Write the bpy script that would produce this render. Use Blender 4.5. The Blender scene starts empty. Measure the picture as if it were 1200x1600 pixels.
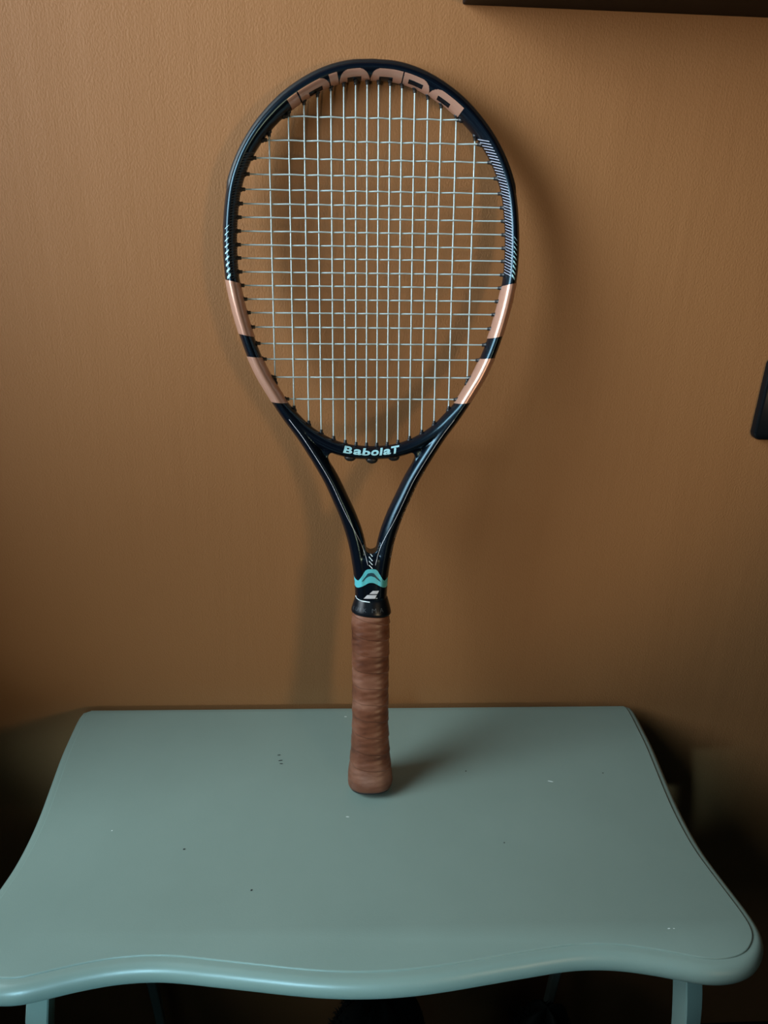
import bpy, bmesh, math, random
from math import sin, cos, pi, radians
from mathutils import Vector, Matrix
from mathutils.bvhtree import BVHTree

S = bpy.context.scene
COL = S.collection
random.seed(7)
TZ = 0.72                      # height of the table top above the floor
WY = 0.7500                    # the wall behind the table stands at this y

# ------------------------------------------------------------------ camera
def camera_axes(pitch, yaw, roll):
    p, y, r = radians(pitch), radians(yaw), radians(roll)
    fw = Vector((sin(y) * cos(p), cos(y) * cos(p), -sin(p)))
    rt = Vector((cos(y), -sin(y), 0))
    up = rt.cross(fw)
    return fw, cos(r) * rt + sin(r) * up, -sin(r) * rt + cos(r) * up

fw, rt, up = camera_axes(24, 3.5, 1.75)
cd = bpy.data.cameras.new('camera')
cd.sensor_fit = 'HORIZONTAL'
cd.sensor_width = 36
cd.lens = 36
cd.clip_start = 0.02
cam = bpy.data.objects.new('camera', cd)
COL.objects.link(cam)
cam.matrix_world = Matrix(((rt.x, up.x, -fw.x, 0), (rt.y, up.y, -fw.y, 0),
                           (rt.z, up.z, -fw.z, 0.5856 + TZ), (0, 0, 0, 1)))
S.camera = cam

# ------------------------------------------------------------------ world, lights, exposure
wd = bpy.data.worlds.new('world')
S.world = wd
wd.use_nodes = True
wd.node_tree.nodes['Background'].inputs[0].default_value = (0.55, 0.75, 0.85, 1)
wd.node_tree.nodes['Background'].inputs[1].default_value = 0.003

def area(name, loc, target, sx, sy, power, color, spread=180):
    l = bpy.data.lights.new(name, 'AREA')
    l.shape = 'RECTANGLE'
    l.size, l.size_y = sx, sy
    l.energy = power
    l.color = color
    l.spread = radians(spread)
    o = bpy.data.objects.new(name, l)
    COL.objects.link(o)
    o.location = loc
    o.rotation_euler = (Vector(target) - Vector(loc)).to_track_quat('-Z', 'Y').to_euler()
    return o

def spot(name, loc, target, size, blend, radius, power, color, flat=1.0):
    l = bpy.data.lights.new(name, 'SPOT')
    l.energy = power
    l.color = color
    l.shadow_soft_size = radius
    l.spot_size = radians(size)
    l.spot_blend = blend
    o = bpy.data.objects.new(name, l)
    COL.objects.link(o)
    o.location = loc
    o.rotation_euler = (Vector(target) - Vector(loc)).to_track_quat('-Z', 'Y').to_euler()
    o.scale = (1, flat, 1)
    return o

area('window_daylight_left', (-1.20, 0.10, TZ + 0.95), (-0.10, WY, TZ + 0.85), 1.1, 0.8, 8.4, (0.87, 0.98, 1.06), 68)
area('window_daylight_high', (-2.05, 0.06, TZ + 1.92), (0.0, 0.50, TZ), 1.3, 1.1, 88, (0.70, 0.91, 1.0))
area('window_daylight_behind', (-0.55, -2.2, TZ + 1.45), (0.0, 0.4, TZ + 0.0), 1.1, 0.8, 3, (0.42, 0.80, 1.0))
spot('lamp_right', (0.98, -1.30, TZ + 0.42), (-0.06, WY, TZ + 0.60), 36, 0.35, 0.12, 46, (1.0, 0.76, 0.44))
spot('edge_fill_spot', (-0.50, -1.35, TZ + 0.20), (-0.05, 0.41, TZ - 0.062), 24, 0.6, 0.08, 190, (0.42, 0.80, 1.0), 0.17)  # added flat beam that brightens the table's front edge and legs

S.view_settings.view_transform = 'Standard'
S.view_settings.look = 'None'
S.view_settings.gamma = 1
S.view_settings.use_curve_mapping = False
S.view_settings.exposure = 0.0

# ------------------------------------------------------------------ helpers
def material(name, color, rough=0.5, metallic=0.0, spec=0.5, coat=0.0):
    m = bpy.data.materials.new(name)
    m.use_nodes = True
    b = m.node_tree.nodes['Principled BSDF']
    b.inputs['Base Color'].default_value = (*color, 1)
    b.inputs['Roughness'].default_value = rough
    b.inputs['Metallic'].default_value = metallic
    b.inputs['Specular IOR Level'].default_value = spec
    b.inputs['Coat Weight'].default_value = coat
    return m, m.node_tree, b

def noise(nt, scale, detail=4, rough=0.5, stretch=None):
    tc = nt.nodes.new('ShaderNodeTexCoord')
    n = nt.nodes.new('ShaderNodeTexNoise')
    n.inputs['Scale'].default_value = scale
    n.inputs['Detail'].default_value = detail
    n.inputs['Roughness'].default_value = rough
    if stretch:
        mp = nt.nodes.new('ShaderNodeMapping')
        mp.inputs['Scale'].default_value = stretch
        nt.links.new(tc.outputs['Object'], mp.inputs['Vector'])
        nt.links.new(mp.outputs['Vector'], n.inputs['Vector'])
    else:
        nt.links.new(tc.outputs['Object'], n.inputs['Vector'])
    return n

def ramp(nt, src, stops):
    r = nt.nodes.new('ShaderNodeValToRGB')
    e = r.color_ramp.elements
    while len(e) < len(stops):
        e.new(0.5)
    for k, (p, c) in enumerate(stops):
        e[k].position = p
        e[k].color = (*c, 1)
    nt.links.new(src, r.inputs['Fac'])
    return r

def bump(nt, b, src, strength, dist, prev=None):
    n = nt.nodes.new('ShaderNodeBump')
    n.inputs['Strength'].default_value = strength
    n.inputs['Distance'].default_value = dist
    nt.links.new(src, n.inputs['Height'])
    if prev:
        nt.links.new(prev.outputs['Normal'], n.inputs['Normal'])
    nt.links.new(n.outputs['Normal'], b.inputs['Normal'])
    return n

def obj(name, verts, faces, mat, parent=None, smooth=True):
    me = bpy.data.meshes.new(name)
    me.from_pydata([tuple(v) for v in verts], [], faces)
    bm = bmesh.new()
    bm.from_mesh(me)
    bmesh.ops.recalc_face_normals(bm, faces=bm.faces)
    bm.to_mesh(me)
    bm.free()
    if smooth:
        me.polygons.foreach_set('use_smooth', [True] * len(me.polygons))
    me.materials.append(mat)
    o = bpy.data.objects.new(name, me)
    COL.objects.link(o)
    if parent:
        o.parent = parent
    return o

def share(src, name, parent, matrix=None):
    o = bpy.data.objects.new(name, src.data)
    COL.objects.link(o)
    o.parent = parent
    if matrix is not None:
        o.matrix_local = matrix
    return o

def thing(name, label, cat, loc=(0, 0, 0), group=None):
    o = bpy.data.objects.new(name, None)
    COL.objects.link(o)
    o.location = loc
    o.empty_display_size = 0.05
    o['label'] = label
    o['category'] = cat
    if group:
        o['group'] = group
    return o

def structure(o):
    o['kind'] = 'structure'
    return o

def box_bm(bm, x0, x1, y0, y1, z0, z1, bevel=0.0, seg=2):
    r = bmesh.ops.create_cube(bm, size=1)
    for v in r['verts']:
        v.co = Vector(((x0 + x1) / 2 + v.co.x * (x1 - x0), (y0 + y1) / 2 + v.co.y * (y1 - y0), (z0 + z1) / 2 + v.co.z * (z1 - z0)))
    if bevel:
        es = list({e for v in r['verts'] for e in v.link_edges})
        bmesh.ops.bevel(bm, geom=es, offset=bevel, segments=seg, profile=0.5, affect='EDGES')

def box(name, x0, x1, y0, y1, z0, z1, mat, parent=None, bevel=0.0, seg=2):
    bm = bmesh.new()
    box_bm(bm, x0, x1, y0, y1, z0, z1, bevel, seg)
    me = bpy.data.meshes.new(name)
    bm.to_mesh(me)
    bm.free()
    me.materials.append(mat)
    o = bpy.data.objects.new(name, me)
    COL.objects.link(o)
    if parent:
        o.parent = parent
    return o

def spline(pts, step):
    """Catmull-Rom through 2-D points, resampled at an even step."""
    P = [Vector(p) for p in pts]
    P = [2 * P[0] - P[1]] + P + [2 * P[-1] - P[-2]]
    out = []
    for i in range(1, len(P) - 2):
        a, b, c, d = P[i - 1:i + 3]
        for k in range(24):
            t = k / 24
            out.append(0.5 * (2 * b + (c - a) * t + (2 * a - 5 * b + 4 * c - d) * t * t + (3 * b - a - 3 * c + d) * t ** 3))
    out.append(P[-2])
    return resample(out, step)

def resample(out, step):
    L = [0.0]
    for i in range(1, len(out)):
        L.append(L[-1] + (out[i] - out[i - 1]).length)
    n = max(2, int(round(L[-1] / step)))
    res, j = [], 0
    for k in range(n + 1):
        s = L[-1] * k / n
        while j < len(L) - 2 and L[j + 1] < s:
            j += 1
        t = 0 if L[j + 1] == L[j] else (s - L[j]) / (L[j + 1] - L[j])
        res.append(out[j].lerp(out[j + 1], min(1, max(0, t))))
    return res

# ------------------------------------------------------------------ materials
M_wall, nt, b = material('ochre wall paint', (0.25, 0.112, 0.040), 0.62, spec=0.3)
n1 = noise(nt, 2.2, 3)
r1 = ramp(nt, n1.outputs['Fac'], [(0.3, (0.240, 0.107, 0.038)), (0.7, (0.262, 0.120, 0.044))])
nt.links.new(r1.outputs['Color'], b.inputs['Base Color'])
n2 = noise(nt, 600, 2, 0.55, (1.0, 1.0, 0.62))
n3 = noise(nt, 30, 3, 0.5, (1.0, 1.0, 0.10))
b1 = bump(nt, b, n2.outputs['Fac'], 0.32, 0.0014)
b2 = bump(nt, b, n3.outputs['Fac'], 0.14, 0.006, b1)

M_floor, nt, b = material('dark carpet', (0.012, 0.010, 0.009), 0.95, spec=0.1)
n1 = noise(nt, 300, 3)
bump(nt, b, n1.outputs['Fac'], 0.6, 0.004)
M_base, nt, b = material('dark skirting paint', (0.020, 0.012, 0.008), 0.5)
M_wood, nt, b = material('dark stained wood', (0.016, 0.008, 0.006), 0.6, spec=0.15)
n1 = noise(nt, 12, 5, 0.6, (0.6, 8, 8))
r1 = ramp(nt, n1.outputs['Fac'], [(0.3, (0.003, 0.0016, 0.0014)), (0.7, (0.007, 0.0035, 0.003))])
nt.links.new(r1.outputs['Color'], b.inputs['Base Color'])
M_white, nt, b = material('window frame paint', (0.7, 0.7, 0.66), 0.4)
M_plate, nt, b = material('black gloss plastic', (0.003, 0.004, 0.005), 0.25, spec=0.25)

M_table, nt, b = material('sage grey satin paint', (0.20, 0.262, 0.228), 0.34, spec=0.5)
n1 = noise(nt, 7, 5, 0.6)
r1 = ramp(nt, n1.outputs['Fac'], [(0.3, (0.195, 0.252, 0.216)), (0.7, (0.214, 0.274, 0.236))])
nt.links.new(r1.outputs['Color'], b.inputs['Base Color'])
n2 = noise(nt, 700, 2)
bump(nt, b, n2.outputs['Fac'], 0.10, 0.0006)
M_chip_dark, nt, b = material('bare wood chip', (0.012, 0.012, 0.010), 0.8)
M_chip_light, nt, b = material('white primer chip', (0.62, 0.66, 0.62), 0.7)

M_frame, nt, b = material('black lacquered graphite', (0.0020, 0.0034, 0.0070), 0.24, spec=0.42)
b.inputs['Specular Tint'].default_value = (0.50, 0.82, 1.0, 1)
M_bumper, nt, b = material('matt black nylon', (0.004, 0.004, 0.005), 0.5)
M_copper, nt, b = material('rose copper lacquer', (0.46, 0.255, 0.185), 0.28, metallic=0.4)
M_string, nt, b = material('silvery polyester string', (0.34, 0.43, 0.44), 0.3, spec=0.6)
M_print, nt, b = material('white print', (0.62, 0.70, 0.72), 0.4)
M_hatch, nt, b = material('grey line print', (0.36, 0.38, 0.47), 0.4)
M_hatch_dark, nt, b = material('dark line print', (0.018, 0.020, 0.024), 0.5)
M_ice, nt, b = material('pale blue print', (0.30, 0.54, 0.59), 0.35)
M_teal, nt, b = material('turquoise print', (0.085, 0.42, 0.46), 0.35)
M_teal_dark, nt, b = material('dark teal print', (0.010, 0.05, 0.07), 0.35)
M_silver, nt, b = material('silver print and highlight', (0.52, 0.52, 0.56), 0.4)
M_rubber, nt, b = material('black rubber', (0.003, 0.0045, 0.007), 0.30, spec=0.25)
M_rubber_text, nt, b = material('moulded rubber lettering', (0.035, 0.045, 0.055), 0.4)

M_leather, nt, b = material('worn brown leather', (0.17, 0.065, 0.035), 0.42, spec=0.4)
n1 = noise(nt, 32, 5, 0.6, (0.6, 1.6, 0.6))
r1 = ramp(nt, n1.outputs['Fac'], [(0.28, (0.048, 0.012, 0.005)), (0.5, (0.145, 0.050, 0.025)), (0.72, (0.25, 0.115, 0.075))])
nt.links.new(r1.outputs['Color'], b.inputs['Base Color'])
n2 = noise(nt, 900, 3)
n3 = noise(nt, 130, 3, 0.5, (0.35, 1.6, 0.35))
b1 = bump(nt, b, n2.outputs['Fac'], 0.15, 0.0005)
bump(nt, b, n3.outputs['Fac'], 0.30, 0.0012, b1)
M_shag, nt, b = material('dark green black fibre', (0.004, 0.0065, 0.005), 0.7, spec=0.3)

# ------------------------------------------------------------------ room shell
structure(box('wall_back', -0.68, 2.6, WY, WY + 0.12, 0, 2.6, M_wall))
structure(box('floor', -0.68, 2.6, -2.6, WY + 0.12, -0.1, 0, M_floor))
structure(box('baseboard_back', -0.56, 2.6, WY - 0.014, WY, 0, 0.095, M_base, bevel=0.003))
# unseen left wall, its window sill set to shade the low back wall
WX0, WX1 = -0.68, -0.56
wy0, wy1, wz0, wz1 = -1.75, 0.64, TZ + 0.16, TZ + 1.45
def wall_with_hole():
    bm = bmesh.new()
    box_bm(bm, WX0, WX1, -2.6, wy0, 0, 2.6)
    box_bm(bm, WX0, WX1, wy1, WY, 0, 2.6)
    box_bm(bm, WX0, WX1, wy0, wy1, 0, wz0)
    box_bm(bm, WX0, WX1, wy0, wy1, wz1, 2.6)
    me = bpy.data.meshes.new('unseen_wall_left')
    bm.to_mesh(me)
    bm.free()
    me.materials.append(M_wall)
    o = bpy.data.objects.new('unseen_wall_left', me)
    COL.objects.link(o)
    return o
structure(wall_with_hole())
win = bpy.data.objects.new('unseen_window_1', None)
COL.objects.link(win)
win.location = (WX0 + 0.03, (wy0 + wy1) / 2, wz0)
structure(win)
cy = (wy0 + wy1) / 2
for nm, a in (('sill', (-0.03, 0.115, wy0 - cy - 0.03, wy1 - cy + 0.03, -0.03, 0.0)),):
    box(nm, *a, M_white, win, 0.004)
for a in ((0, 0.05, wy0 - cy, wy0 - cy + 0.045, 0, wz1 - wz0), (0, 0.05, wy1 - cy - 0.045, wy1 - cy, 0, wz1 - wz0),
          (0, 0.05, wy0 - cy + 0.045, wy1 - cy - 0.045, 0, 0.045), (0, 0.05, wy0 - cy + 0.045, wy1 - cy - 0.045, wz1 - wz0 - 0.045, wz1 - wz0)):
    box('frame_bar', *a, M_white, win, 0.004)

# ------------------------------------------------------------------ console table
TX = 0.0268
half = [(0.3172, 0.7399), (0.3198, 0.7360), (0.3206, 0.7250), (0.3205, 0.7050), (0.3196, 0.6700), (0.3165, 0.6300), (0.3133, 0.5880), (0.3125, 0.5550),
        (0.3140, 0.5250), (0.3180, 0.5000), (0.3228, 0.4760), (0.3265, 0.4560), (0.3275, 0.4420), (0.3240, 0.4310),
        (0.3140, 0.4205), (0.3020, 0.4152), (0.2880, 0.4134), (0.2737, 0.4143), (0.2560, 0.4184), (0.2366, 0.4230),
        (0.2110, 0.4275), (0.1850, 0.4294), (0.1600, 0.4284), (0.1250, 0.4238), (0.0900, 0.4188), (0.0600, 0.4146), (0.0300, 0.4115)]
full = half + [(0.0, 0.4104)] + [(-x, y) for x, y in reversed(half)]
outline = spline(full, 0.004)
def outline_normals(O):
    N = []
    for i in range(len(O)):
        a, c = O[max(0, i - 1)], O[min(len(O) - 1, i + 1)]
        t = (c - a).normalized()
        N.append(Vector((-t.y, t.x)))
    if N[len(O) // 2].y > 0:
        N = [-n for n in N]
    return N
normals = outline_normals(outline)

table = thing('console_table', 'small sage grey console table with a serpentine front edge, standing against the ochre wall', 'table', (TX, 0.58, 0))
def tabletop():
    e, z0, z1 = 0.0105, -0.0016, -0.0255
    prof = [(-0.0016, 0.0), (-0.0009, -0.0002), (-0.0005, -0.0008), (-0.0004, -0.0015), (0.0008, -0.0018)]
    for k in range(1, 13):
        t = pi / 2 - pi * k / 13
        prof.append((0.0008 + (e - 0.0008) * cos(t), (z0 + z1) / 2 + (z0 - z1) / 2 * sin(t)))
    prof += [(0.001, z1), (-0.004, z1)]
    V, F = [], []
    n = len(outline)
    for off, z in prof:
        for p, nn in zip(outline, normals):
            q = p + nn * off
            V.append((q.x, min(q.y, 0.7399) - 0.58, TZ + z))
    for r in range(len(prof) - 1):
        for i in range(n - 1):
            F.append((r * n + i, r * n + i + 1, (r + 1) * n + i + 1, (r + 1) * n + i))
        F.append((r * n + n - 1, r * n, (r + 1) * n, (r + 1) * n + n - 1))
    F.append(tuple(range(n)))
    F.append(tuple((len(prof) - 1) * n + i for i in range(n)))
    o = obj('tabletop', V, F, M_table, table)
    o.data.set_sharp_from_angle(angle=radians(50))
    return o
tabletop()

def leg(dx, y, rot, flip):
    """square cabriole leg, swelling outwards at the knee and sweeping to a small foot"""
    s = Vector((dx, y - 0.58 - 0.16)).normalized()
    s = Vector((1 if dx > 0 else -1, -1 if y < 0.58 else 1)).normalized()
    V, F = [], []
    K = 40
    for k in range(K + 1):
        t = k / K
        z = (TZ - 0.0250) * (1 - t)
        out = 0.024 * sin(min(1, t / 0.24) * pi / 2) - 0.042 * (0.5 - 0.5 * cos(min(1, max(0, (t - 0.22) / 0.58)) * pi)) + 0.024 * (max(0, (t - 0.78) / 0.22) ** 2)
        hw = 0.0084 + 0.0014 * math.exp(-((t - 0.12) / 0.10) ** 2) - 0.0028 * (0.5 - 0.5 * cos(min(1, t / 0.8) * pi)) + 0.004 * max(0, (t - 0.85) / 0.15) ** 2
        c = 0.0012
        ring = [(hw, -hw + c), (hw, hw - c), (hw - c, hw), (-hw + c, hw), (-hw, hw - c), (-hw, -hw + c), (-hw + c, -hw), (hw - c, -hw)]
        for a, bb in ring:
            V.append((dx + s.x * out + a * cos(rot) - bb * sin(rot), y - 0.58 + s.y * out + a * sin(rot) + bb * cos(rot), z))
    for k in range(K):
        for i in range(8):
            F.append((k * 8 + i, k * 8 + (i + 1) % 8, (k + 1) * 8 + (i + 1) % 8, (k + 1) * 8 + i))
    F += [tuple(range(8)), tuple(K * 8 + i for i in range(8))]
    o = obj('leg', V, F, M_table, table)
    o.data.set_sharp_from_angle(angle=radians(30))
leg(-0.2775, 0.462, 0.0, -1)
leg(0.2835, 0.462, radians(18), 1)
leg(-0.285, 0.715, 0.0, -1)
leg(0.283, 0.715, 0.0, 1)
def apron():
    bm = bmesh.new()
    z0, z1 = TZ - 0.096, TZ - 0.0253  # unseen apron, made deep enough to block light under the table
    box_bm(bm, -0.27, 0.27, 0.476 - 0.58, 0.492 - 0.58, z0, z1, 0.002)
    box_bm(bm, -0.29, -0.276, 0.476 - 0.58, 0.71 - 0.58, z0, z1, 0.002)
    box_bm(bm, 0.276, 0.29, 0.476 - 0.58, 0.71 - 0.58, z0, z1, 0.002)
    box_bm(bm, -0.275, 0.275, 0.705 - 0.58, 0.720 - 0.58, z0, z1, 0.002)
    me = bpy.data.meshes.new('apron')
    bm.to_mesh(me)
    bm.free()
    me.materials.append(M_table)
    o = bpy.data.objects.new('apron', me)
    COL.objects.link(o)
    o.parent = table
apron()

def chips(name, spots, mat):
    for x, y, l, w, a in spots:
        V = []
        for u, v in ((-1, -0.4), (-0.3, -1), (0.6, -0.8), (1, 0.3), (0.2, 1), (-0.7, 0.7)):
            dx, dy = u * l / 2, v * w / 2
            V.append((x - TX + dx * cos(a) - dy * sin(a), y - 0.58 + dx * sin(a) + dy * cos(a), TZ + 0.00025))
        obj(name, V, [tuple(range(6))], mat, table, False)

# ------------------------------------------------------------------ tennis racket
C0 = Vector((0.0312, 0.612, 0.0042 + TZ))
al = radians(10.8)
lean = -0.0072 / 0.67
A = Vector((sin(lean), sin(al), cos(al))).normalized()
U = Vector((cos(lean), -sin(lean) * sin(al), -sin(lean) * cos(al)))
U = (U - A * U.dot(A)).normalized()
N = U.cross(A)
racket = thing('tennis_racket', 'black and copper tennis racket with pale strings, standing on the table, leaning against the wall', 'tennis racket')
racket.matrix_world = Matrix(((U.x, A.x, N.x, C0.x), (U.y, A.y, N.y, C0.y), (U.z, A.z, N.z, C0.z), (0, 0, 0, 1)))
UX = 0.6                       # axis of the racket in its own plane, mm (everything below is in mm, then scaled)
mm = 0.001

outer = [(0, 676.3), (20, 675), (40, 669.8), (60, 660.3), (78, 648), (93.5, 633), (106, 617), (116.5, 598.5), (124, 578.5),
         (128, 557), (129.9, 533), (129.6, 507), (126.8, 487), (122.6, 467.5), (117, 447.5), (110.8, 430), (103.5, 414), (97.5, 403.5)]
lower_in = [(77.1, 393.1), (69.3, 384.6), (60.2, 375), (50.4, 367.0), (37.4, 359.7), (27.0, 355.8), (16.0, 353.3), (0, 352.4)]
arm_out = [(110.8, 430), (103.5, 414), (91.8, 393.3), (80.8, 376.3), (69.4, 360.5), (59.8, 345.3), (50.8, 330), (43.8, 317.0), (36.8, 301), (29.3, 282.6),
           (22.9, 262), (19.4, 244), (16.7, 225), (15.4, 205)]

def inset(pts, dist):
    P = [Vector(p) for p in pts]
    out = []
    for i, p in enumerate(P):
        t = (P[min(len(P) - 1, i + 1)] - P[max(0, i - 1)]).normalized()
        n = Vector((t.y, -t.x))
        out.append(p + n * (dist(i) if callable(dist) else dist))
    return out
# hoop centre line: right side from the top down, then along the throat bridge
oc = spline(outer, 1.0)
def top_a(v):
    t = min(1, max(0, (v - 600) / 60))
    return 6.1 + 1.2 * t * t * (3 - 2 * t)
hc = []
for i, p in enumerate(oc):
    t = (oc[min(len(oc) - 1, i + 1)] - oc[max(0, i - 1)]).normalized()
    if i == 0:
        t = Vector((1, 0))
    hc.append(p + Vector((t.y, -t.x)) * top_a(p.y))
lc = spline(lower_in, 1.0)
lcc = []
for i, p in enumerate(lc):
    t = (lc[min(len(lc) - 1, i + 1)] - lc[max(0, i - 1)]).normalized()
    if i == len(lc) - 1:
        t = Vector((-1, 0))
    lcc.append(p - Vector((t.y, -t.x)) * 6.3)
hc[0].x = 0
lcc[-1].x = 0
rightside = hc + lcc
rightside = resample(rightside, 1.5)
for _ in range(6):             # ease the join between the two lists
    q = [v.copy() for v in rightside]
    for i in range(1, len(q) - 1):
        if q[i].y < 440:
            rightside[i] = (q[i - 1] + 2 * q[i] + q[i + 1]) / 4
leftside = [Vector((-p.x, p.y)) for p in reversed(rightside[1:-1])]
ring2 = rightside + leftside    # closed path, clockwise from the top
ring2 = [Vector((p.x + UX, p.y)) for p in ring2]
NR = len(ring2)
ringN = []
for i in range(NR):
    t = (ring2[(i + 1) % NR] - ring2[i - 1]).normalized()
    ringN.append(Vector((-t.y, t.x)))   # outwards
BD = 12.3                      # half depth of the beam

def sect(theta, a, bd):
    p = 1.85
    c, s = cos(theta), sin(theta)
    return a * math.copysign(abs(c) ** (2 / p), c), bd * math.copysign(abs(s) ** (2 / p), s)

def hoop_surface(i, theta, lift=0.0):
    """point of the hoop surface; i may be fractional; theta 0 = outside, 90 deg = front, 180 = inside"""
    i0 = int(math.floor(i)) % NR
    i1 = (i0 + 1) % NR
    f = i - math.floor(i)
    p = ring2[i0].lerp(ring2[i1], f)
    n = ringN[i0].lerp(ringN[i1], f).normalized()
    a = top_a(p.y)
    x, z = sect(theta, a, BD)
    if lift:
        nx, nz = x / a ** 2, z / BD ** 2
        l = math.hypot(nx, nz) or 1
        x += nx / l * lift
        z += nz / l * lift
    return Vector(((p.x + n.x * x) * mm, (p.y + n.y * x) * mm, z * mm))

def sweep(path, norms, aa, bb, seg=28, closed=False, cap=True):
    V, F = [], []
    n = len(path)
    for p, nn, a, bd in zip(path, norms, aa, bb):
        for k in range(seg):
            x, z = sect(2 * pi * k / seg, a, bd)
            V.append(((p.x + nn.x * x) * mm, (p.y + nn.y * x) * mm, z * mm))
    for i in range(n if closed else n - 1):
        j = (i + 1) % n
        for k in range(seg):
            F.append((i * seg + k, i * seg + (k + 1) % seg, j * seg + (k + 1) % seg, j * seg + k))
    if cap and not closed:
        F += [tuple(range(seg)), tuple((n - 1) * seg + k for k in range(seg))]
    return V, F

# --- hoop
idx_low = [i for i in range(NR) if ring2[i].y > 391.5]
i_end = max(i for i in idx_low if ring2[i].x > UX)
i_start = min(i for i in idx_low if ring2[i].x < UX)
order = list(range(i_start, NR)) + list(range(0, i_end + 1))
V, F = sweep([ring2[i] for i in order], [ringN[i] for i in order], [top_a(ring2[i].y) for i in order], [BD] * len(order), 36)
hoop = obj('hoop', V, F, M_frame, racket)

# --- throat: bridge, two arms and shaft fused into one skin
bm = bmesh.new()
def add_geo(V, F):
    vs = [bm.verts.new(v) for v in V]
    for f in F:
        try:
            bm.faces.new([vs[k] for k in f])
        except ValueError:
            pass
bi = [i for i in range(NR) if ring2[i].y < 412]
V, F = sweep([ring2[i] for i in bi], [ringN[i] for i in bi], [6.1 if ring2[i].y > 393 else 6.3 for i in bi],
             [BD - 1.6 * min(1, max(0, (393 - ring2[i].y) / 25)) for i in bi], 28)
add_geo(V, F)
arm_o = spline(arm_out, 1.5)
def arm_a(v):
    pts = [(430, 6.1), (393, 6.2), (345, 6.9), (300, 7.6), (270, 8.2), (205, 8.2)]
    for (v0, a0), (v1, a1) in zip(pts, pts[1:]):
        if v >= v1:
            t = (v0 - v) / (v0 - v1)
            return a0 + (a1 - a0) * min(1, max(0, t))
    return 8.2
for sgn in (1, -1):
    path, nor, aa, bb = [], [], [], []
    for i, p in enumerate(arm_o):
        if p.y > 414:
            continue
        t = (arm_o[min(len(arm_o) - 1, i + 1)] - arm_o[max(0, i - 1)]).normalized()
        inn = Vector((t.y, -t.x))
        a = arm_a(p.y)
        c = p + inn * a
        path.append(Vector((sgn * c.x + UX, c.y)))
        nor.append(Vector((-sgn * inn.x, -inn.y)))
        aa.append(a)
        bb.append(BD - 0.2)
    V, F = sweep(path, nor, aa, bb, 28)
    add_geo(V, F)
# shaft
sh = [(247.5, 19.9), (244, 19.3), (235, 17.9), (225, 16.7), (214, 15.6), (204, 15.3), (186, 15.2)]
V, F = [], []
seg = 36
for v, w in sh:
    bd = 11.6 if v > 246 else 12.4
    for k in range(seg):
        p = 2.4
        c, s = cos(2 * pi * k / seg), sin(2 * pi * k / seg)
        V.append(((UX + w * math.copysign(abs(c) ** (2 / p), c)) * mm, v * mm, bd * math.copysign(abs(s) ** (2 / p), s) * mm))
for i in range(len(sh) - 1):
    for k in range(seg):
        F.append((i * seg + k, i * seg + (k + 1) % seg, (i + 1) * seg + (k + 1) % seg, (i + 1) * seg + k))
F += [tuple(range(seg)), tuple((len(sh) - 1) * seg + k for k in range(seg))]
add_geo(V, F)
# webs that round the three corners of the throat opening
hole = [(0, 250.4), (3.2, 251.6), (5.6, 255.2), (11.0, 276.5), (20.9, 301.8), (33.9, 326.5), (39.8, 339.5), (40.4, 343.0), (38.6, 346.2), (35, 347.3), (31, 346.2), (25.5, 343.4), (13, 341.6), (0, 341.2)]
hp = spline(hole, 1.2)
hole_l = hp + [Vector((-p.x, p.y)) for p in reversed(hp[1:-1])]
webs = []
for p in hole_l:
    d = Vector((p.x * 1.0, p.y - 315))
    webs.append(Vector((p.x, p.y)))
def web(center_filter, push, hz=6.0):
    pts = [p for p in hole_l if center_filter(p)]
    if len(pts) < 2:
        return
    V, F = [], []
    for z in (-hz, hz):
        for p in pts:
            V.append(((p.x + UX) * mm, p.y * mm, z * mm))
        for p in pts:
            q = push(p)
            V.append(((q.x + UX) * mm, q.y * mm, z * mm))
    n = len(pts)
    for i in range(n - 1):
        F.append((i, i + 1, n + i + 1, n + i))
        F.append((2 * n + i, 2 * n + i + 1, 3 * n + i + 1, 3 * n + i))
        F.append((i, i + 1, 2 * n + i + 1, 2 * n + i))
        F.append((n + i, n + i + 1, 3 * n + i + 1, 3 * n + i))
    F.append((0, n, 3 * n, 2 * n))
    F.append((n - 1, 2 * n - 1, 4 * n - 1, 3 * n - 1))
    add_geo(V, F)
web(lambda p: p.x > 0 and p.y > 332 and p.x > 22, lambda p: Vector((46, 350.5)))
# the mirrored corner, in path order
hole_l = [Vector((-p.x, p.y)) for p in hole_l]
web(lambda p: p.x < 0 and p.y > 332 and p.x < -22, lambda p: Vector((-46, 350.5)))
hole_l = hp + [Vector((-p.x, p.y)) for p in reversed(hp[1:-1])]
hole_l = hole_l[len(hole_l) // 2:] + hole_l[:len(hole_l) // 2]
web(lambda p: p.y < 262, lambda p: Vector((p.x * 0.9, 243)), 10.0)
bmesh.ops.recalc_face_normals(bm, faces=bm.faces)
me = bpy.data.meshes.new('throat')
bm.to_mesh(me)
bm.free()
tmp = bpy.data.objects.new('throat_build', me)
COL.objects.link(tmp)
md = tmp.modifiers.new('r', 'REMESH')
md.mode = 'VOXEL'
md.voxel_size = 0.0007
ms = tmp.modifiers.new('s', 'SMOOTH')
ms.factor = 0.5
ms.iterations = 16
dg = bpy.context.evaluated_depsgraph_get()
tm = bpy.data.meshes.new_from_object(tmp.evaluated_get(dg))
bpy.data.objects.remove(tmp)
tm.name = 'throat'
tm.polygons.foreach_set('use_smooth', [True] * len(tm.polygons))
tm.materials.clear()
tm.materials.append(M_frame)
throat = bpy.data.objects.new('throat', tm)
COL.objects.link(throat)
throat.parent = racket

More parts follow.
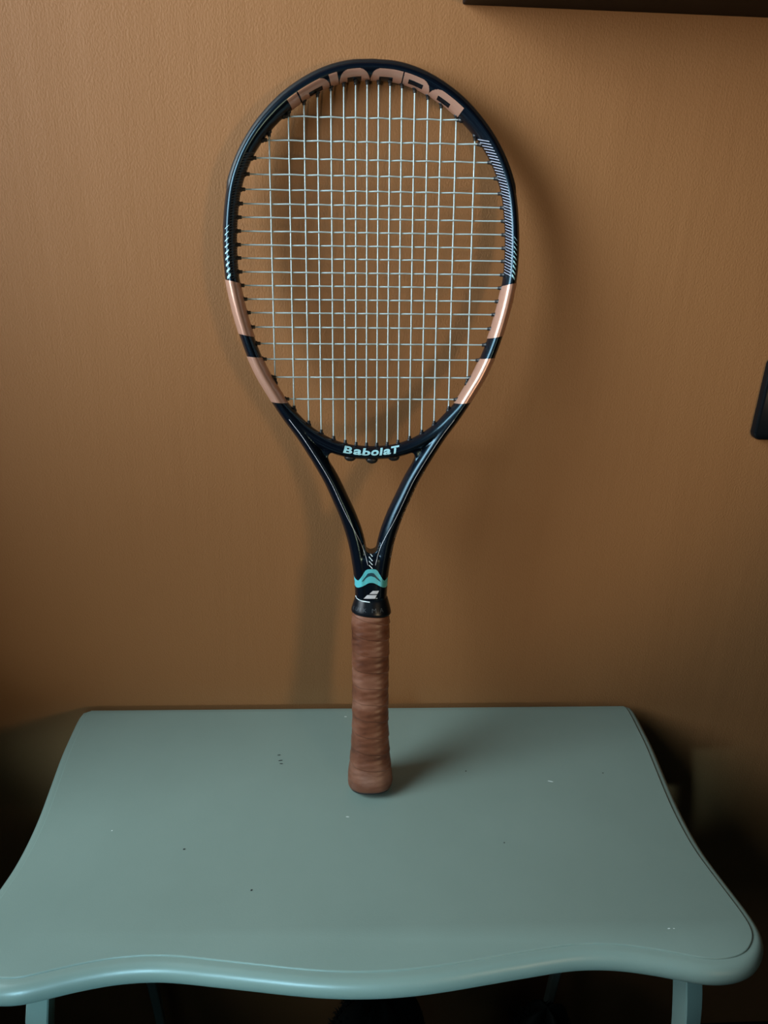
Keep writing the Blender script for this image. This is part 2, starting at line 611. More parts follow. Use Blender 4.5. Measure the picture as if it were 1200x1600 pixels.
# --- collar (rubber sleeve between shaft and grip)
def loft(rows, seg, shape):
    V, F = [], []
    for r in rows:
        for k in range(seg):
            V.append(shape(r, 2 * pi * k / seg))
    for i in range(len(rows) - 1):
        for k in range(seg):
            F.append((i * seg + k, i * seg + (k + 1) % seg, (i + 1) * seg + (k + 1) % seg, (i + 1) * seg + k))
    F += [tuple(range(seg)), tuple((len(rows) - 1) * seg + k for k in range(seg))]
    return V, F
def sup(w, d, p, th):
    c, s = cos(th), sin(th)
    return w * math.copysign(abs(c) ** (2 / p), c), d * math.copysign(abs(s) ** (2 / p), s)
def collar_shape(r, th):
    v, w, d = r
    x, z = sup(w, d, 2.2, th)
    # the lower rim runs aslant: lower on the right
    slant = (-0.10 * x) * min(1, max(0, (199 - v) / 14))
    return ((x + UX + 0.2) * mm, (v + slant) * mm, z * mm)
rows = [(204.6, 15.0, 12.2), (204.4, 15.7, 13.0), (203.4, 16.1, 13.4), (201, 16.8, 14.1), (196, 18.3, 15.6), (192.5, 19.2, 16.6), (190.6, 19.5, 16.9), (189.6, 19.3, 16.7), (189.2, 18.3, 15.8), (184, 17.5, 15.0)]
V, F = loft(rows, 64, collar_shape)
collar = obj('collar', V, F, M_rubber, racket)
collar['label'] = 'black rubber collar above the leather grip'

# --- grip: one leather tape wound in a spiral over the handle
random.seed(3)
gw = [(190, 18.0), (180, 18.7), (150, 18.5), (110, 18.1), (72, 18.3), (50, 19.2), (36, 20.2), (24, 21.3), (14, 22.6), (8, 23.0), (3.5, 22.7), (1.5, 21.8), (0.8, 20.5)]
def lerp_tab(tab, v):
    if v >= tab[0][0]:
        return tab[0][1]
    for (v0, a0), (v1, a1) in zip(tab, tab[1:]):
        if v >= v1:
            t = (v0 - v) / (v0 - v1)
            return a0 + (a1 - a0) * t
    return tab[-1][1]
pitch = 17.5
def grip_shape(v, th):
    w = lerp_tab(gw, v)
    d = w * 0.90
    p = 2.5
    x, z = sup(w, d, p, th)
    # spiral: seams fall from left to right across the front
    turn = -(v / pitch - th / (2 * pi)) + 0.22 + 0.035 * sin(th * 2 + v * 0.05)
    f = turn - math.floor(turn)
    fade = min(1, max(0.25, (v - 6) / 20))
    h = (0.75 * f if f < 0.95 else 0.75 * 0.95 * (1 - f) / 0.05) - 0.35
    h += 0.16 * sin(v * 0.9 + 3 * th) * sin(2.1 * th + v * 0.13)
    s = 1 + h * fade / 18
    slant = -0.08 * x * min(1, max(0, (v - 165) / 12))
    return ((x * s + UX - 0.3) * mm, (v + slant) * mm, z * s * mm)
gv = [188.5 - 0.45 * k for k in range(int((188.5 - 3.5) / 0.45) + 1)] + [3.0, 2.4, 1.9, 1.5, 1.1, 0.8]
V, F = loft(gv, 96, lambda r, th: grip_shape(r, th))
grip = obj('grip', V, F, M_leather, racket)
grip['label'] = 'worn brown leather tape wound in a spiral'
# butt cap: black end plate under the leather
def cap_shape(r, th):
    v, w = r
    x, z = sup(w, w * 0.9, 2.5, th)
    return ((x + UX - 0.3) * mm, v * mm, z * mm)
V, F = loft([(5, 19.5), (1.0, 20.6), (-0.2, 20.9), (-0.9, 20.3), (-1.0, 18)], 64, cap_shape)
obj('butt_cap', V, F, M_bumper, racket)

# --- bumper guard over the top of the hoop
V, F = [], []
ib = [i for i in range(NR) if ring2[i].y > 572]
ir = max(i for i in ib if ring2[i].x > UX)
il = min(i for i in ib if ring2[i].x < UX)
order = list(range(il - NR, ir + 1))
ths = [radians(-62 + 124 * k / 14) for k in range(15)]
for n_, i in enumerate(order):
    e = min(n_, len(order) - 1 - n_)
    for k, th in enumerate(ths):
        lift = 0.9 * min(1, e / 4) if 0 < k < 14 else -0.2
        V.append(hoop_surface(i % NR, th, lift))
for i in range(len(order) - 1):
    for k in range(14):
        F.append((i * 15 + k, i * 15 + k + 1, (i + 1) * 15 + k + 1, (i + 1) * 15 + k))
obj('bumper_guard', V, F, M_bumper, racket)

# --- copper bands, cut level across the hoop and the throat arms
def i_at(side, v, theta, lift):
    """ring index on one side of the hoop where the surface crosses height v"""
    lo, hi = (0.0, NR / 2) if side > 0 else (NR / 2, float(NR) - 0.001)
    up_ = side < 0
    for _ in range(40):
        m = (lo + hi) / 2
        y = hoop_surface(m, theta, lift).y / mm
        if (y > v) == (not up_):
            lo = m
        else:
            hi = m
    return (lo + hi) / 2
def band(name, side, v0, v1, tilt):
    V, F = [], []
    SEG, NV = 36, 30
    for k in range(SEG):
        th = 2 * pi * k / SEG
        s0 = i_at(side, v0 + tilt * cos(th), th, 0.45)
        s1 = i_at(side, v1 + tilt * cos(th), th, 0.45)
        for j in range(NV + 1):
            V.append(hoop_surface(s0 + (s1 - s0) * j / NV, th, 0.45))
    for k in range(SEG):
        k2 = (k + 1) % SEG
        for j in range(NV):
            F.append((k * (NV + 1) + j, k * (NV + 1) + j + 1, k2 * (NV + 1) + j + 1, k2 * (NV + 1) + j))
    return obj(name, V, F, M_copper, racket)
for side in (-1, 1):
    band('copper_band', side, 498.0, 452.2, 1.5)
    band('copper_band', side, 433.4, 393.1, 0.6)

# --- strings
mains_u = [4.8, 14.5, 24.5, 35.3, 46.6, 58.0, 71.2, 87.8]
mains = [UX + s for s in [-u for u in reversed(mains_u)] + mains_u]
crosses = [632.4, 613.6, 599.3, 586.5, 574.2, 562.7, 551.6, 540.3, 529.0, 518.0, 506.4, 495.0, 483.4, 471.8, 459.4, 445.1, 431.4, 415.4, 395.7]
inner = [ring2[i] - ringN[i] * top_a(ring2[i].y) for i in range(NR)]
def crossing(axis, val):
    """where the line u = val (axis 0) or v = val (axis 1) meets the inner edge"""
    r = []
    for i in range(NR):
        a, c = inner[i], inner[(i + 1) % NR]
        if (a[axis] - val) * (c[axis] - val) <= 0 and a[axis] != c[axis]:
            t = (val - a[axis]) / (c[axis] - a[axis])
            r.append(a.lerp(c, t))
    return sorted(r, key=lambda p: p[1 - axis])
def tube(points, rad, seg=8):
    V, F = [], []
    for i, p in enumerate(points):
        t = (points[min(len(points) - 1, i + 1)] - points[max(0, i - 1)]).normalized()
        a = t.cross(Vector((0, 0, 1))).normalized()
        c = a.cross(t)
        for k in range(seg):
            V.append(p + (a * cos(2 * pi * k / seg) + c * sin(2 * pi * k / seg)) * rad)
    for i in range(len(points) - 1):
        for k in range(seg):
            F.append((i * seg + k, i * seg + (k + 1) % seg, (i + 1) * seg + (k + 1) % seg, (i + 1) * seg + k))
    F += [tuple(range(seg)), tuple((len(points) - 1) * seg + k for k in range(seg))]
    return V, F
SR = 0.00066
def weave(lo, hi, others, sign0, amp, along):
    """centre line of a string: goes over and under at each crossing"""
    knots = [(lo, 0.0)] + [(o, amp * (1 if (k + sign0) % 2 else -1)) for k, o in enumerate(others)] + [(hi, 0.0)]
    pts = []
    for (a, za), (c, zc) in zip(knots, knots[1:]):
        for q in range(8):
            t = q / 8
            pts.append((a + (c - a) * t, za + (zc - za) * (0.5 - 0.5 * cos(pi * t))))
    pts.append((hi, 0.0))
    return pts
grommet_src = None
def grommet(p, d):
    """flanged barrel standing on the inner edge of the frame at p, pointing along d (mm)"""
    global grommet_src
    z = Vector((d.x, d.y, 0)).normalized()
    y = Vector((0, 0, 1))
    x = y.cross(z)
    m = Matrix(((x.x, y.x, z.x, p.x * mm), (x.y, y.y, z.y, p.y * mm), (x.z, y.z, z.z, 0), (0, 0, 0, 1)))
    if grommet_src is None:
        rows = [(-2.5, 2.3), (-0.3, 2.3), (0.3, 2.1), (0.5, 1.55), (2.9, 1.5), (3.3, 1.3)]
        V, F = loft(rows, 12, lambda r, th: (r[1] * cos(th) * mm, r[1] * sin(th) * mm, r[0] * mm))
        grommet_src = obj('grommet', V, F, M_bumper, racket)
        grommet_src.matrix_local = m
    else:
        share(grommet_src, 'grommet', racket, m)
for k, u in enumerate(mains):
    lo, hi = crossing(0, u)[0], crossing(0, u)[-1]
    cs = sorted(c for c in crosses if lo.y < c < hi.y)
    first = len(crosses) - sorted(crosses).index(cs[0]) 
    pts = weave(lo.y - 3, hi.y + 3, cs, (k + sorted(crosses).index(cs[0])) % 2, 0.28, 1)
    V, F = tube([Vector((u * mm, v * mm, z * mm)) for v, z in pts], SR)
    obj('main_string', V, F, M_string, racket)
    grommet(lo, Vector((0, 1)))
    grommet(hi, Vector((0, -1)))
for j, v in enumerate(sorted(crosses)):
    lo, hi = crossing(1, v)[0], crossing(1, v)[-1]
    us = [u for u in mains if lo.x < u < hi.x]
    pts = weave(lo.x - 3, hi.x + 3, us, (j + mains.index(us[0]) + 1) % 2, 0.95, 0)
    V, F = tube([Vector((u * mm, v * mm, z * mm)) for u, z in pts], SR)
    obj('cross_string', V, F, M_string, racket)
    grommet(lo, Vector((1, 0)))
    grommet(hi, Vector((-1, 0)))

# --- three rounded lugs of the grommet strip under the bridge
lug = None
for u, v in ((-19.2, 342.2), (0.9, 340.0), (21.2, 342.4)):
    m = Matrix.Translation((u * mm, v * mm, 0))
    if lug is None:
        rows = [(-6, 0.6), (-5.2, 3.2), (-3.5, 4.2), (0, 4.6), (3.5, 4.2), (5.2, 3.2), (6, 0.6)]
        V, F = loft(rows, 24, lambda r, th: (1.25 * r[1] * cos(th) * mm, 0.85 * r[1] * sin(th) * mm, r[0] * mm))
        lug = obj('grommet_lug', V, F, M_bumper, racket)
        lug.matrix_local = m
    else:
        share(lug, 'grommet_lug', racket, m)

# ------------------------------------------------------------------ print on the frame
def hoop_print(name, quads, mat, lift=0.3):
    """quads: lists of (ring index, theta) corners, laid on the hoop surface"""
    V, F = [], []
    for q in quads:
        b0 = len(V)
        for i, th in q:
            V.append(hoop_surface(i % NR, th, lift))
        F.append(tuple(range(b0, b0 + len(q))))
    return obj(name, V, F, mat, racket, False)

def i_top(u):
    """ring index on the upper half of the hoop whose centre lies at u"""
    best = None
    if u >= UX:
        rng = range(0, NR // 4)
    else:
        rng = range(NR - NR // 4, NR)
    for i in rng:
        a, c = ring2[i].x, ring2[(i + 1) % NR].x
        if (a - u) * (c - u) <= 0:
            return i + (u - a) / (c - a)
    return 0
# big copper letters round the inside of the tip: 'Babolat' read from the other end, so turned upside down
def rounded(x, t, x0, x1, rl, rr):
    """inside a letter block whose top corners are rounded (radii in x units; t in 0..1 is about 17 units deep)"""
    if not x0 <= x <= x1:
        return False
    y = t * 17
    for r, cx, sgn in ((rl, x0 + rl, -1), (rr, x1 - rr, 1)):
        if r and (x - cx) * sgn > 0 and y < r * 0.75:
            if ((x - cx) / r) ** 2 + ((y - r * 0.75) / (r * 0.75)) ** 2 > 1:
                return False
    return True
pieces = [  # x0, x1, left radius, right radius, hole (x0, x1, t0, t1)
    (449, 463.5, 0, 0, None), (465.5, 510.5, 0, 14, (478, 499, 0.48, 0.80)), (512.5, 525.5, 0, 0, None),
    (527, 575.5, 17, 17, (540, 563, 0.50, 1.1)), (577, 627.5, 17, 0, (591, 613, 0.50, 1.1)),
    (629.5, 673, 0, 16, (638, 661, 0.34, 0.62)), (672.5, 722, 18, 0, (686, 706, 0.40, 0.72))]
quads = []
XS = 0.7
for x0, x1, rl, rr, h in pieces:
    n = int((x1 - x0) / XS)
    cache = [i_top((x0 + (x1 - x0) * k / n - 581.5) / 1.83 + 0.6) for k in range(n + 1)]
    T = 30
    for k in range(n):
        xm = x0 + (x1 - x0) * (k + 0.5) / n
        for j in range(T):
            tmid = (j + 0.5) / T
            if not rounded(xm, tmid, x0, x1, rl, rr):
                continue
            if h and h[0] < xm < h[1] and h[2] < tmid < h[3]:
                continue
            t0, t1 = radians(103 + 84 * j / T), radians(103 + 84 * (j + 1) / T)
            ia, ib_ = cache[k], cache[k + 1]
            if ib_ < ia - NR / 2:
                ib_ += NR
            quads.append([(ia, t0), (ib_, t0), (ib_, t1), (ia, t1)])
lt = hoop_print('tip_lettering', quads, M_copper, 0.3)
lt['label'] = 'copper lettering inside the tip of the hoop'

# fine hatching on both flanks, slashes on the outer flanks
def hatch(name, side, v_top, v_bot, count, mat, th0, th1, slope, w0, w1):
    quads = []
    for k in range(count):
        f = k / (count - 1)
        v = v_top + (v_bot - v_top) * f
        w = w0 + (w1 - w0) * f
        n = 5
        for q in range(n):
            a0, a1 = th0 + (th1 - th0) * q / n, th0 + (th1 - th0) * (q + 1) / n
            va, vb = v + slope * q / n, v + slope * (q + 1) / n
            quads.append([(i_at(side, va + w / 2, radians(a0), 0), radians(a0)), (i_at(side, vb + w / 2, radians(a1), 0), radians(a1)),
                          (i_at(side, vb - w / 2, radians(a1), 0), radians(a1)), (i_at(side, va - w / 2, radians(a0), 0), radians(a0))])
    return hoop_print(name, quads, mat, 0.25)
hatch('line_print', 1, 613.5, 505.0, 46, M_hatch, 110, 168, 3.6, 0.75, 0.5)['label'] = 'fine pale hatching on the right flank'
hatch('line_print', -1, 600.0, 500.0, 46, M_hatch_dark, 101, 168, 3.6, 0.95, 0.75)['label'] = 'faint dark hatching on the left flank'
hatch('slash_print', 1, 537.5, 505.5, 9, M_ice, 100, 70, -3.4, 0.5, 2.0)['label'] = 'row of pale slashes growing downwards'
hatch('slash_print', -1, 543.5, 503.5, 9, M_ice, 96, 62, -3.0, 0.6, 2.2)['label'] = 'row of pale slashes growing downwards'

# print laid on the front of the throat
bvh_t = BVHTree.FromPolygons([v.co for v in throat.data.vertices], [tuple(p.vertices) for p in throat.data.polygons])
bvh_c = BVHTree.FromPolygons([v.co for v in collar.data.vertices], [tuple(p.vertices) for p in collar.data.polygons])
def lay(bm_, name, mat, lift=0.00022, bvh=(0, 1)):
    """drop a flat mesh (mm in u, v) on the front of throat and collar"""
    for v in bm_.verts:
        x, y = v.co.x * mm, v.co.y * mm
        z = None
        for t in [(bvh_t, bvh_c)[q] for q in bvh]:
            h = t.ray_cast(Vector((x, y, 0.08)), Vector((0, 0, -1)))
            if h[0] is not None and h[0].z > -0.004:
                z = h[0].z if z is None else max(z, h[0].z)
        if z is None:
            h = bvh_t.find_nearest(Vector((x, y, 0.006)))
            x, y, z = h[0].x, h[0].y, h[0].z
        v.co = (x, y, z + lift)
    me = bpy.data.meshes.new(name)
    bm_.to_mesh(me)
    bm_.free()
    me.materials.append(mat)
    o = bpy.data.objects.new(name, me)
    COL.objects.link(o)
    o.parent = racket
    return o
def refine(bm_, size, passes=5):
    bmesh.ops.triangulate(bm_, faces=bm_.faces)
    for _ in range(passes):
        es = [e for e in bm_.edges if e.calc_length() > size]
        if not es:
            break
        bmesh.ops.subdivide_edges(bm_, edges=es, cuts=1)
        bmesh.ops.triangulate(bm_, faces=bm_.faces)
def strip_bm(left, right):
    bm_ = bmesh.new()
    a = [bm_.verts.new((p[0], p[1], 0)) for p in left]
    c = [bm_.verts.new((p[0], p[1], 0)) for p in right]
    for i in range(len(a) - 1):
        bm_.faces.new((a[i], a[i + 1], c[i + 1], c[i]))
    return bm_
def poly_bm(polys):
    bm_ = bmesh.new()
    for P in polys:
        bm_.faces.new([bm_.verts.new((x, y, 0)) for x, y in P])
    return bm_
# turquoise double chevron
chev_up = [(-16.2, 227.4), (-15.0, 225.5), (-13.2, 224.4), (-11.5, 225.0), (-8.7, 229.2), (-5.9, 233.9), (-3.8, 235.8), (-1.4, 236.3), (1.8, 236.3), (4.6, 235.9), (6.7, 233.8), (9.6, 228.7), (12.1, 224.8), (14.1, 224.4), (16.4, 226.4)]
chev_lo = [(-16.2, 217.6), (-14.6, 216.9), (-13.4, 216.7), (-9.9, 218.2), (-5.8, 220.3), (-2.2, 222.4), (1.1, 222.7), (3.9, 221.9), (7.6, 219.7), (12.1, 217.3), (14.2, 216.6), (16.3, 217.2)]
up2 = resample([Vector(p) for p in chev_up], 0.5)
def at_x(poly, x):
    for a, c in zip(poly, poly[1:]):
        if a[0] <= x <= c[0]:
            return a[1] + (c[1] - a[1]) * (x - a[0]) / (c[0] - a[0])
    return poly[-1][1]
chev_up, chev_lo = ([tuple(p) for p in spline(q, 0.4)] for q in (chev_up, chev_lo))
xs = [-16.2 + 32.5 * k / 80 for k in range(81)]
def rows_between(f0, f1, xs_, n):
    bm_ = bmesh.new()
    g = [[bm_.verts.new((x, f0(x) + (f1(x) - f0(x)) * j / n, 0)) for j in range(n + 1)] for x in xs_]
    for i in range(len(xs_) - 1):
        for j in range(n):
            bm_.faces.new((g[i][j], g[i + 1][j], g[i + 1][j + 1], g[i][j + 1]))
    return bm_
c = lay(rows_between(lambda x: at_x(chev_up, x), lambda x: at_x(chev_lo, x), xs, 12), 'chevron', M_teal)
c['label'] = 'turquoise double chevron round the foot of the throat'
gap_up = [(-8.6, 224.4), (-5.9, 228.0), (-3.0, 232.1), (0.2, 232.8), (2.7, 232.3), (5.9, 228.3), (9.4, 224.2)]
gap_lo = [(-8.6, 223.8), (-7.1, 224.6), (-4.6, 227.6), (-2.2, 229.2), (0.2, 229.4), (3.5, 228.3), (7.6, 224.5), (9.4, 223.8)]
xs2 = [-8.5 + 17.8 * k / 50 for k in range(51)]
lay(rows_between(lambda x: at_x(gap_up, x), lambda x: at_x(gap_lo, x), xs2, 6), 'chevron_gap', M_teal_dark, 0.0004)
# emblem of two slanted bars
b_ = poly_bm([[(1.9, 214.8), (7.8, 214.7), (6.2, 211.5), (-1.6, 211.6)], [(-3.4, 210.6), (5.8, 210.5), (4.0, 206.9), (-7.2, 206.8)], [(4.5, 207.4), (6.4, 207.4), (6.4, 206.9), (4.5, 206.9)]])
refine(b_, 1.2)
lay(b_, 'emblem', M_silver, 0.0006)
# four short strokes under the opening
b_ = poly_bm([[(-2.2, 252.4 - 3.85 * k + 0.6), (-1.5, 252.4 - 3.85 * k + 0.75), (1.8 , 249.5 - 3.85 * k), (1.1, 249.1 - 3.85 * k)] for k in range(4)])
b_.verts.ensure_lookup_table()
refine(b_, 0.8)
for v in b_.verts:
    v.co.y -= 1.0
lay(b_, 'stroke_print', M_print)
# pale accent stroke at the top of the collar
acc = spline([(-15.6, 207.8), (-14.9, 206.7), (-13.2, 205.4), (-9.0, 204.4), (-1.0, 203.7)], 0.4)
b_ = strip_bm([(p.x, p.y + 0.42) for p in acc], [(p.x, p.y - 0.42) for p in acc])
refine(b_, 1.0)
lay(b_, 'accent_stroke', M_print, 0.0006)
# crest highlights painted as thin silver lines along both arms
for sgn in (1, -1):
    line = []
    for i, p in enumerate(arm_o):
        if not 236.5 < p.y < 376:
            continue
        t = (arm_o[i + 1] - arm_o[i - 1]).normalized()
        inn = Vector((t.y, -t.x))
        k = min(1, max(0, (292 - p.y) / 56))
        k = k * k * (3 - 2 * k)
        c_ = p + inn * (arm_a(p.y) * 0.9 + k * 7.6)
        line.append(Vector((sgn * c_.x + UX, c_.y)))
    line = resample(line, 1.5)
    L_, R_ = [], []
    for i, p in enumerate(line):
        t = (line[min(len(line) - 1, i + 1)] - line[max(0, i - 1)]).normalized()
        n_ = Vector((t.y, -t.x)) * 0.17
        L_.append(p + n_)
        R_.append(p - n_)
    lay(strip_bm(L_, R_), 'crest_highlight', M_silver, 0.00025)

# words
def text_mesh(body, size, offset, shear=0.0, spacing=1.0):
    cu = bpy.data.curves.new('words', 'FONT')
    cu.body = body
    cu.size = size
    cu.offset = offset
    cu.shear = shear
    cu.space_character = spacing
    cu.resolution_u = 3
    o = bpy.data.objects.new('words', cu)
    COL.objects.link(o)
    d = bpy.context.evaluated_depsgraph_get()
    me_ = bpy.data.meshes.new_from_object(o.evaluated_get(d))
    bpy.data.objects.remove(o)
    bm_ = bmesh.new()
    bm_.from_mesh(me_)
    bpy.data.meshes.remove(me_)
    bmesh.ops.remove_doubles(bm_, verts=bm_.verts, dist=1e-5)
    return bm_
word = bmesh.new()
for ch, xa, xb, hh in (('B', -25.6, -17.6, 6.2), ('a', -16.6, -8.8, 5.0), ('b', -8.2, -0.9, 6.2), ('o', -0.3, 7.0, 5.0), ('l', 8.0, 10.2, 6.2), ('a', 11.2, 18.4, 5.0), ('T', 18.2, 25.8, 6.2)):
    g = text_mesh(ch, 1.0, 0.034)
    gx0, gx1 = min(v.co.x for v in g.verts), max(v.co.x for v in g.verts)
    gy0, gy1 = min(v.co.y for v in g.verts), max(v.co.y for v in g.verts)
    for v in g.verts:
        y = hh * (v.co.y - gy0) / (gy1 - gy0)
        v.co = (xa + (xb - xa) * (v.co.x - gx0) / (gx1 - gx0) + 0.22 * (y - 2.5), y, 0)
    gm = bpy.data.meshes.new('glyph')
    g.to_mesh(gm)
    g.free()
    word.from_mesh(gm)
    bpy.data.meshes.remove(gm)
b_ = word
refine(b_, 1.0)
for v in b_.verts:
    x, y = v.co.x, v.co.y
    sl = 2 * 0.0042 * x
    v.co = (x - sl * y * 0.5, 345.0 + 0.0042 * x * x + y, 0)
t_ = lay(b_, 'bridge_lettering', M_ice, 0.0003)
t_['label'] = 'pale blue lettering on the bridge'
# moulded letters round the collar
for ch, ang in (('K', -66), ('U', -49), ('I', -35), ('K', -19), ('M', 6), ('A', 29)):
    b_ = text_mesh(ch, 5.6, 0.0)
    xa = min(v.co.x for v in b_.verts)
    xb = max(v.co.x for v in b_.verts)
    refine(b_, 0.8)
    for v in b_.verts:
        th = radians(90 - ang) - (v.co.x - (xa + xb) / 2) / 17.5
        vv = 194.4 + v.co.y * 1.0
        w = lerp_tab([(r[0], r[1]) for r in rows] if False else [(201, 17.0), (196, 18.3), (192.5, 19.2)], vv)
        x, z = sup(w + 0.22, w - 2.6 + 0.22, 2.2, th)
        v.co = ((x + UX + 0.2) * mm, (vv - 0.10 * x * min(1, (199 - vv) / 14) - 0.6) * mm, z * mm)
    me = bpy.data.meshes.new('collar_letter')
    b_.to_mesh(me)
    b_.free()
    me.materials.append(M_rubber_text)
    o = bpy.data.objects.new('collar_letter', me)
    COL.objects.link(o)
    o.parent = racket
# outlined word on the outer flank of the right arm, read upwards: drawn as thin strokes
glyph = {
    'D': [[(0, 0), (0, 10), (6, 10), (8.5, 7.5), (8.5, 2.5), (6, 0), (0, 0)]],
    'R': [[(0, 0), (0, 10), (6, 10), (8.5, 8), (8.5, 5.5), (7, 4.4), (8.5, 0), (5, 0), (4, 3.5), (3, 3.5), (3, 0), (0, 0)]],
    'I': [[(0, 0), (0, 10), (3, 10), (3, 0), (0, 0)]],
    'V': [[(0, 10), (3, 10), (4.5, 4), (6, 10), (9, 10), (6, 0), (3, 0), (0, 10)]],
    'E': [[(0, 0), (0, 10), (8.5, 10), (8.5, 7), (3, 7), (3, 6.2), (8, 6.2), (8, 3.8), (3, 3.8), (3, 3), (8.5, 3), (8.5, 0), (0, 0)]],
}
def arm_point(v, th, lift):
    for i in range(len(arm_o) - 1):
        if arm_o[i].y >= v >= arm_o[i + 1].y:
            t = (v - arm_o[i].y) / (arm_o[i + 1].y - arm_o[i].y)
            p = arm_o[i].lerp(arm_o[i + 1], t)
            tg = (arm_o[i + 1] - arm_o[i]).normalized()
            inn = Vector((tg.y, -tg.x))
            a = arm_a(p.y)
            x, z = sect(th, a, BD - 0.2)
            q = p + inn * (a - x - lift * cos(th))
            return Vector(((q.x + UX) * mm, q.y * mm, (z + lift * sin(th)) * mm))
V, F = [], []
v0 = 246.5
for ch, wid in (('D', 15.5), ('R', 15.5), ('I', 5.5), ('V', 16), ('E', 15.5)):
    sc = wid / max(x for x, y in glyph[ch][0])
    for P in glyph[ch]:
        for (xa, ya), (xb, yb) in zip(P, P[1:]):
            n = 8
            dx, dy = (xb - xa) * sc, (yb - ya) * 1.6
            L = math.hypot(dx, dy)
            ox, oy = -dy / L * 0.16, dx / L * 0.16
            for q in range(n):
                quad = []
                for f, s_ in ((q / n, -1), ((q + 1) / n, -1), ((q + 1) / n, 1), (q / n, 1)):
                    along = (xa + (xb - xa) * f) * sc + s_ * ox
                    hgt = (ya + (yb - ya) * f) * 1.6 + s_ * oy
                    pnt = arm_point(v0 + along, radians(-38 + 5.0 * hgt), 0.12)
                    if pnt is not None:
                        quad.append(pnt)
                if len(quad) == 4:
                    F.append(tuple(range(len(V), len(V) + 4)))
                    V += quad
    v0 += wid + 3.4
obj('flank_lettering', V, F, M_silver, racket, False)['label'] = 'thin outlined lettering on the right arm'

# ------------------------------------------------------------------ paint chips on the table
chips('paint_chip', [(-0.066, 0.6607, 0.004, 0.0013, 0.1), (-0.0637, 0.6522, 0.0052, 0.0014, 0.15), (-0.0626, 0.6473, 0.0042, 0.0013, -0.1),
                      (-0.1447, 0.5356, 0.0026, 0.0015, 0.2), (-0.0773, 0.4892, 0.0022, 0.0016, 0.5), (0.2826, 0.627, 0.002, 0.0012, 0.0),
                      (0.135, 0.6326, 0.0018, 0.0014, 0.6), (0.1579, 0.5362, 0.0016, 0.0012, 0.2)], M_chip_dark)
chips('paint_chip', [(0.2226, 0.6158, 0.0065, 0.0013, -0.3), (0.0081, 0.5716, 0.0038, 0.0013, -0.1), (-0.2175, 0.5593, 0.0016, 0.0014, 0.0),
                      (0.2818, 0.4417, 0.0028, 0.0010, 0.1), (0.2862, 0.4416, 0.0018, 0.0008, 0.0), (0.0066, 0.7239, 0.0032, 0.0016, 0.0)], M_chip_light)

# ------------------------------------------------------------------ wall shelf, switch plate
shelf = thing('wall_shelf', 'dark brown wooden wall shelf, its underside just in view at the upper right', 'shelf', (0.60, WY, TZ + 0.74))
box('board', -0.502, 0.60, -0.085, 0.0, -0.0275, 0.0105, M_wood, shelf, 0.0015)
box('back_batten', -0.46, 0.56, -0.018, 0.0, 0.0105, 0.045, M_wood, shelf, 0.0015)

plate = thing('light_switch', 'black rounded wall switch plate at the right edge of the picture', 'light switch', (0.428 + 0.073, WY, TZ + 0.382))
def rounded_plate(name, w, h, r, d, parent, y0=0.0, cx=0.0, mat=M_plate):
    V, F = [], []
    prof = [(0, 0), (0, d * 0.6), (0.0009, d * 0.88), (0.0026, d)]
    n = 10
    pts = []
    for sx, sz, a0 in ((1, 1, 0), (-1, 1, 90), (-1, -1, 180), (1, -1, 270)):
        for k in range(n + 1):
            a = radians(a0 + 90 * k / n)
            pts.append((sx * (w / 2 - r), sz * (h / 2 - r), cos(a), sin(a)))
    m = len(pts)
    for ins, dep in prof:
        for px_, pz_, c_, s_ in pts:
            V.append((cx + px_ + (r - ins) * c_, y0 - dep, pz_ + (r - ins) * s_))
    for i in range(len(prof) - 1):
        for k in range(m):
            F.append((i * m + k, i * m + (k + 1) % m, (i + 1) * m + (k + 1) % m, (i + 1) * m + k))
    F += [tuple(range(m)), tuple((len(prof) - 1) * m + k for k in range(m))]
    o = obj(name, V, F, mat, parent)
    o.data.set_sharp_from_angle(angle=radians(40))
    return o
rounded_plate('face_plate', 0.146, 0.087, 0.0085, 0.0085, plate)
for cx in (-0.030, 0.030):
    o = rounded_plate('rocker', 0.026, 0.048, 0.002, 0.0035, plate, -0.0080, cx)
    o.rotation_euler.x = radians(-2.5)

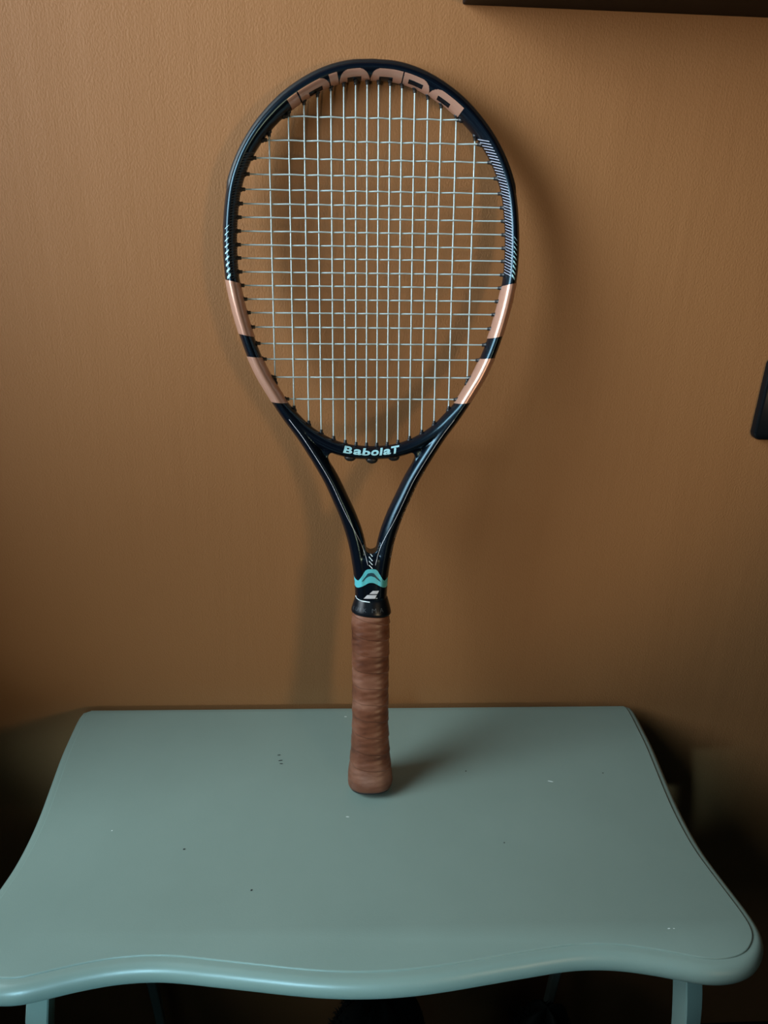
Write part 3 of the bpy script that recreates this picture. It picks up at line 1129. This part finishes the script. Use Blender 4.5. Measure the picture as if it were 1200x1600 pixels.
# ------------------------------------------------------------------ two shaggy bundles in the shadow under the table
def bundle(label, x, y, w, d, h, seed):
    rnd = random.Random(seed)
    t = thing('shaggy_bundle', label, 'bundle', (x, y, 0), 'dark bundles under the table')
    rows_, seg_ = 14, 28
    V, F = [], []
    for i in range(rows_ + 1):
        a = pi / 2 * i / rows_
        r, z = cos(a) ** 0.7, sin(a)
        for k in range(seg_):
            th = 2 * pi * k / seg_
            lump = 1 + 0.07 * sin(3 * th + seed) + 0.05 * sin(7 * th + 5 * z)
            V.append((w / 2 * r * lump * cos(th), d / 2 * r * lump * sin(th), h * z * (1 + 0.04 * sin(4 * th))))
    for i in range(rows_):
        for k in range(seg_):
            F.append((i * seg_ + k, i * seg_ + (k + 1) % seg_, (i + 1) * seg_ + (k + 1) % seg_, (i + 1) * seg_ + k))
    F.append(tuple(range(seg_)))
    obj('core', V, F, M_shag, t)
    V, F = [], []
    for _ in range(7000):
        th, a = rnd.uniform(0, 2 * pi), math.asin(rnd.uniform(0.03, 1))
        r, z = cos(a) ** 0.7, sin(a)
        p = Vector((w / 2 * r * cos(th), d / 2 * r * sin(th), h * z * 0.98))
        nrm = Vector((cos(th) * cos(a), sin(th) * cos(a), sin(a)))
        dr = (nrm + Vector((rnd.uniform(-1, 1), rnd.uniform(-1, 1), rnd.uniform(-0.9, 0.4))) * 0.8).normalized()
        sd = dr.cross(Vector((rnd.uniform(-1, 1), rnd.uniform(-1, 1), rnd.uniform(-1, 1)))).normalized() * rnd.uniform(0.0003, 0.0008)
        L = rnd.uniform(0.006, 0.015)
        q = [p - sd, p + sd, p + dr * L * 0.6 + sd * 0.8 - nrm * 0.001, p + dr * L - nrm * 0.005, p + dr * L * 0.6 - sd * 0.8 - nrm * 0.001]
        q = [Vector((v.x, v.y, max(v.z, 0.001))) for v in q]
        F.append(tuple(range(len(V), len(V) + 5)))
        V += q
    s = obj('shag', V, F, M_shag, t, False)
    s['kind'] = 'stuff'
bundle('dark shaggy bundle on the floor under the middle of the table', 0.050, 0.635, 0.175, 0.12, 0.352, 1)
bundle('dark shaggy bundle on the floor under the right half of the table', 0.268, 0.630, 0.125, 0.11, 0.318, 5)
